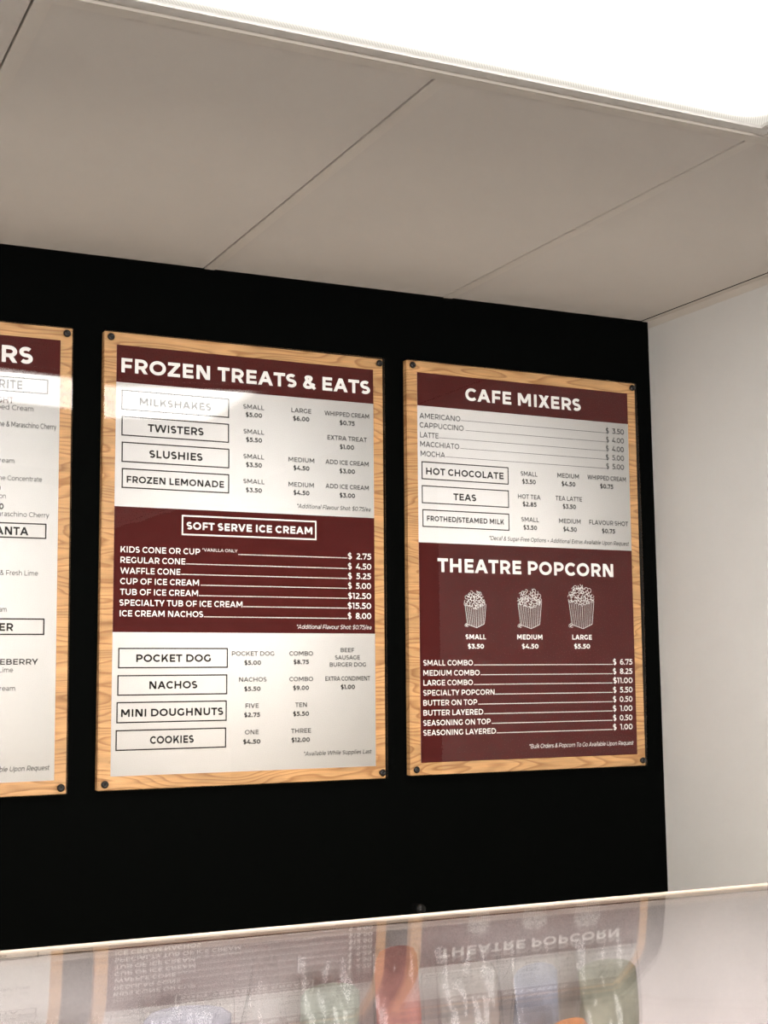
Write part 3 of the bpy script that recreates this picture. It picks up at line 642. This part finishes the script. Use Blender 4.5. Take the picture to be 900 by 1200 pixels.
# rear edge strip: a slim rounded channel that grips the glass
m = MB(); rows = []
for x in (CX0, CX1):
    rows.append([L(x, -.002+.0036*math.cos(a), CZ-.0016+.0036*math.sin(a)) for a in [2*PI*i/14 for i in range(14)]])
m.grid(rows, closed=True); m.build('edge_strip', M_CREAM, case, smooth=True)
m = MB(); m.box(L(CX0, .004, .99), L(CX1, -.003, CZ-.006)); m.build('back_panel', M_CASEBACK, case)
DECK = 0.985
# added warm fill bar behind the case, unseen, to brighten the lower boards
BAR = 78.0
m = MB(); m.box(L(0.12, -.004, 1.045), L(1.55, -.020, 1.115)); m.box(L(0.12, -.020, 1.105), L(1.55, -.050, 1.115)); m.build('fill_bar', M_STEEL, case, bevel=.002)
bl = bpy.data.lights.new('fill_bar_light', 'AREA'); bl.shape = 'RECTANGLE'; bl.size = 1.38; bl.size_y = .05
bl.energy = BAR*1.38*.05*PI; bl.color = (1.0, 0.87, 0.72)
bo = bpy.data.objects.new('fill_bar_light', bl); COL.objects.link(bo); bo.parent = case
bo.location = L(0.835, -.0235, 1.076); bo.rotation_euler = (PI/2, 0, 0)
m = MB(); m.box(L(CX0, FRONT-.01, DECK-.03), L(CX1, -.003, DECK)); m.build('deck', M_CASEBODY, case)
m = MB(); m.box(L(CX0, FRONT+.02, .08), L(CX1, -.003, .92)); m.box(L(CX0+.03, FRONT-.05, 0), L(CX1-.03, .03, .08))
for x in (CX0+.35, CX0+1.07, CX0+1.79): m.box(L(x-.33, FRONT+.028, .14), L(x+.33, FRONT+.02, .86))
m.build('cabinet', M_CASEBODY, case, bevel=.004)
for x in (CX0, CX1-.006):
    m = MB()
    for (p, q) in zip(prof, prof[1:]):
        pts = []
        m.box(L(x+.0002, q[0]-.008, DECK), L(x+.006, p[0]-.008, q[1]-.007))
    m.build('side_glass', M_GLASS, case)

# bags of sweets standing on the deck
def bag_mats():
    mk = lambda n, c: principled(n, c, .8, .2, noise=(38, .22), bump=(60, .8))
    return dict(pink=mk('pink_sugar', (.66, .33, .30)), lilac=mk('lilac_sugar', (.62, .60, .72)), white=mk('white_sugar', (.78, .75, .72)),
                orange=mk('orange_sugar', (.80, .33, .14)), green=mk('green_sugar', (.50, .53, .46)), blue=mk('blue_sugar', (.55, .57, .68)), grey=mk('grey_sugar', (.50, .44, .42)), olive=mk('olive_sugar', (.46, .45, .36)))
BM = bag_mats()
def bag(x, s, h, r, colour, label, fill=.72, rot=0.0, seed=0, peak=False):
    rnd = random.Random(seed+11)
    c, sn = math.cos(math.radians(-3.07)), math.sin(math.radians(-3.07))
    lx, ly = x-0.68, -s
    t = tag(empty('candy_bag', (0.68+lx*c-ly*sn, -1.587+lx*sn+ly*c, DECK+.0005), (0, 0, rot)), label, 'candy bag', 'bags of sweets in the glass case')
    ph = [rnd.uniform(0, 6.28) for _ in range(6)]
    def shape(inset, top):
        # a pillow pouch: round below, pressed to a flat crimped fin at the top
        rows = []; N = 56
        for j in range(23):
            f = j/22*top
            wx = .84+.16*min(1, f/.07)
            d = (.62*min(1, .35+f/.10)) if f < .60 else max(.035, .62*(1-((f-.60)/.34)**1.3) if f < .94 else .035)
            if peak: wx *= 1-.62*max(0, (f-.66)/.34)**.8
            row = []
            for i in range(N):
                a = 2*PI*i/N
                fold = .035*math.sin(5*a+ph[0]+5*f)+.022*math.sin(11*a+ph[1]-7*f)+.03*math.sin(3*a+ph[2]+11*f)
                fold *= .5+1.6*max(0, f-.35)
                ca, sa = math.cos(a), math.sin(a)
                cx = math.copysign(abs(ca)**.7, ca); cy = math.copysign(abs(sa)**.8, sa)
                rr = r*(1+fold)
                row.append(((rr*wx-inset)*cx, max(.0012, rr*d-inset)*cy, f*h*(1+(.012*math.sin(7*a+ph[3]) if f > .9 else 0))))
            rows.append(row)
        return rows
    R_ = shape(0, 1.0)
    m = MB(); m.grid(R_, closed=True); m.poly(R_[0][::-1])
    m.build('wrap', M_WRAP, t, smooth=True)
    R2 = shape(.003, fill)
    R2 = [[(p[0], p[1], p[2]*.985+.002) for p in r_] for r_ in R2]
    m = MB(); m.grid(R2, closed=True); m.poly(R2[0][::-1])
    top_c = R2[-1]; zc = max(p[2] for p in top_c)
    m.grid([top_c]+[[(p[0]*k, p[1]*k, zc+.010*math.sqrt(1-k*k)) for p in top_c] for k in (.8, .55, .3, .05)], closed=True)
    m.build('filling', BM[colour], t, smooth=True)
    return t
for x, s, h, r, c, fill, rot, peak, lab in [
    (0.27, .10, .262, .048, 'white', .90, .1, False, 'clear bag of white sweets at the left end of the glass case'),
    (0.395, .105, .272, .040, 'lilac', .93, -.15, False, 'flat-topped clear bag of pale lilac sweets in the glass case'),
    (0.478, .075, .290, .034, 'white', .62, .2, True, 'clear bag with a tall pointed top beside the lilac bag'),
    (0.548, .060, .286, .031, 'green', .88, -.1, False, 'clear bag of grey-green sweets left of the pinkish red bag'),
    (0.615, .070, .288, .026, 'pink', .97, .05, False, 'slim clear bag of pinkish red sweets in the middle of the case'),
    (0.685, .085, .284, .032, 'grey', .92, -.2, False, 'clear bag of greyish sweets directly right of the pinkish red bag'),
    (0.757, .085, .284, .029, 'blue', .90, .12, False, 'clear bag of pale blue sweets behind the orange sweets'),
    (0.742, .170, .228, .034, 'orange', .96, .3, False, 'clear bag of bright orange sweets in front of the other bags'),
    (0.840, .085, .280, .034, 'olive', .90, -.1, False, 'clear bag of olive sweets right of the pale blue bag'),
]:
    bag(x, s, h, r, c, lab, fill=fill, rot=rot, seed=int(x*100), peak=peak)
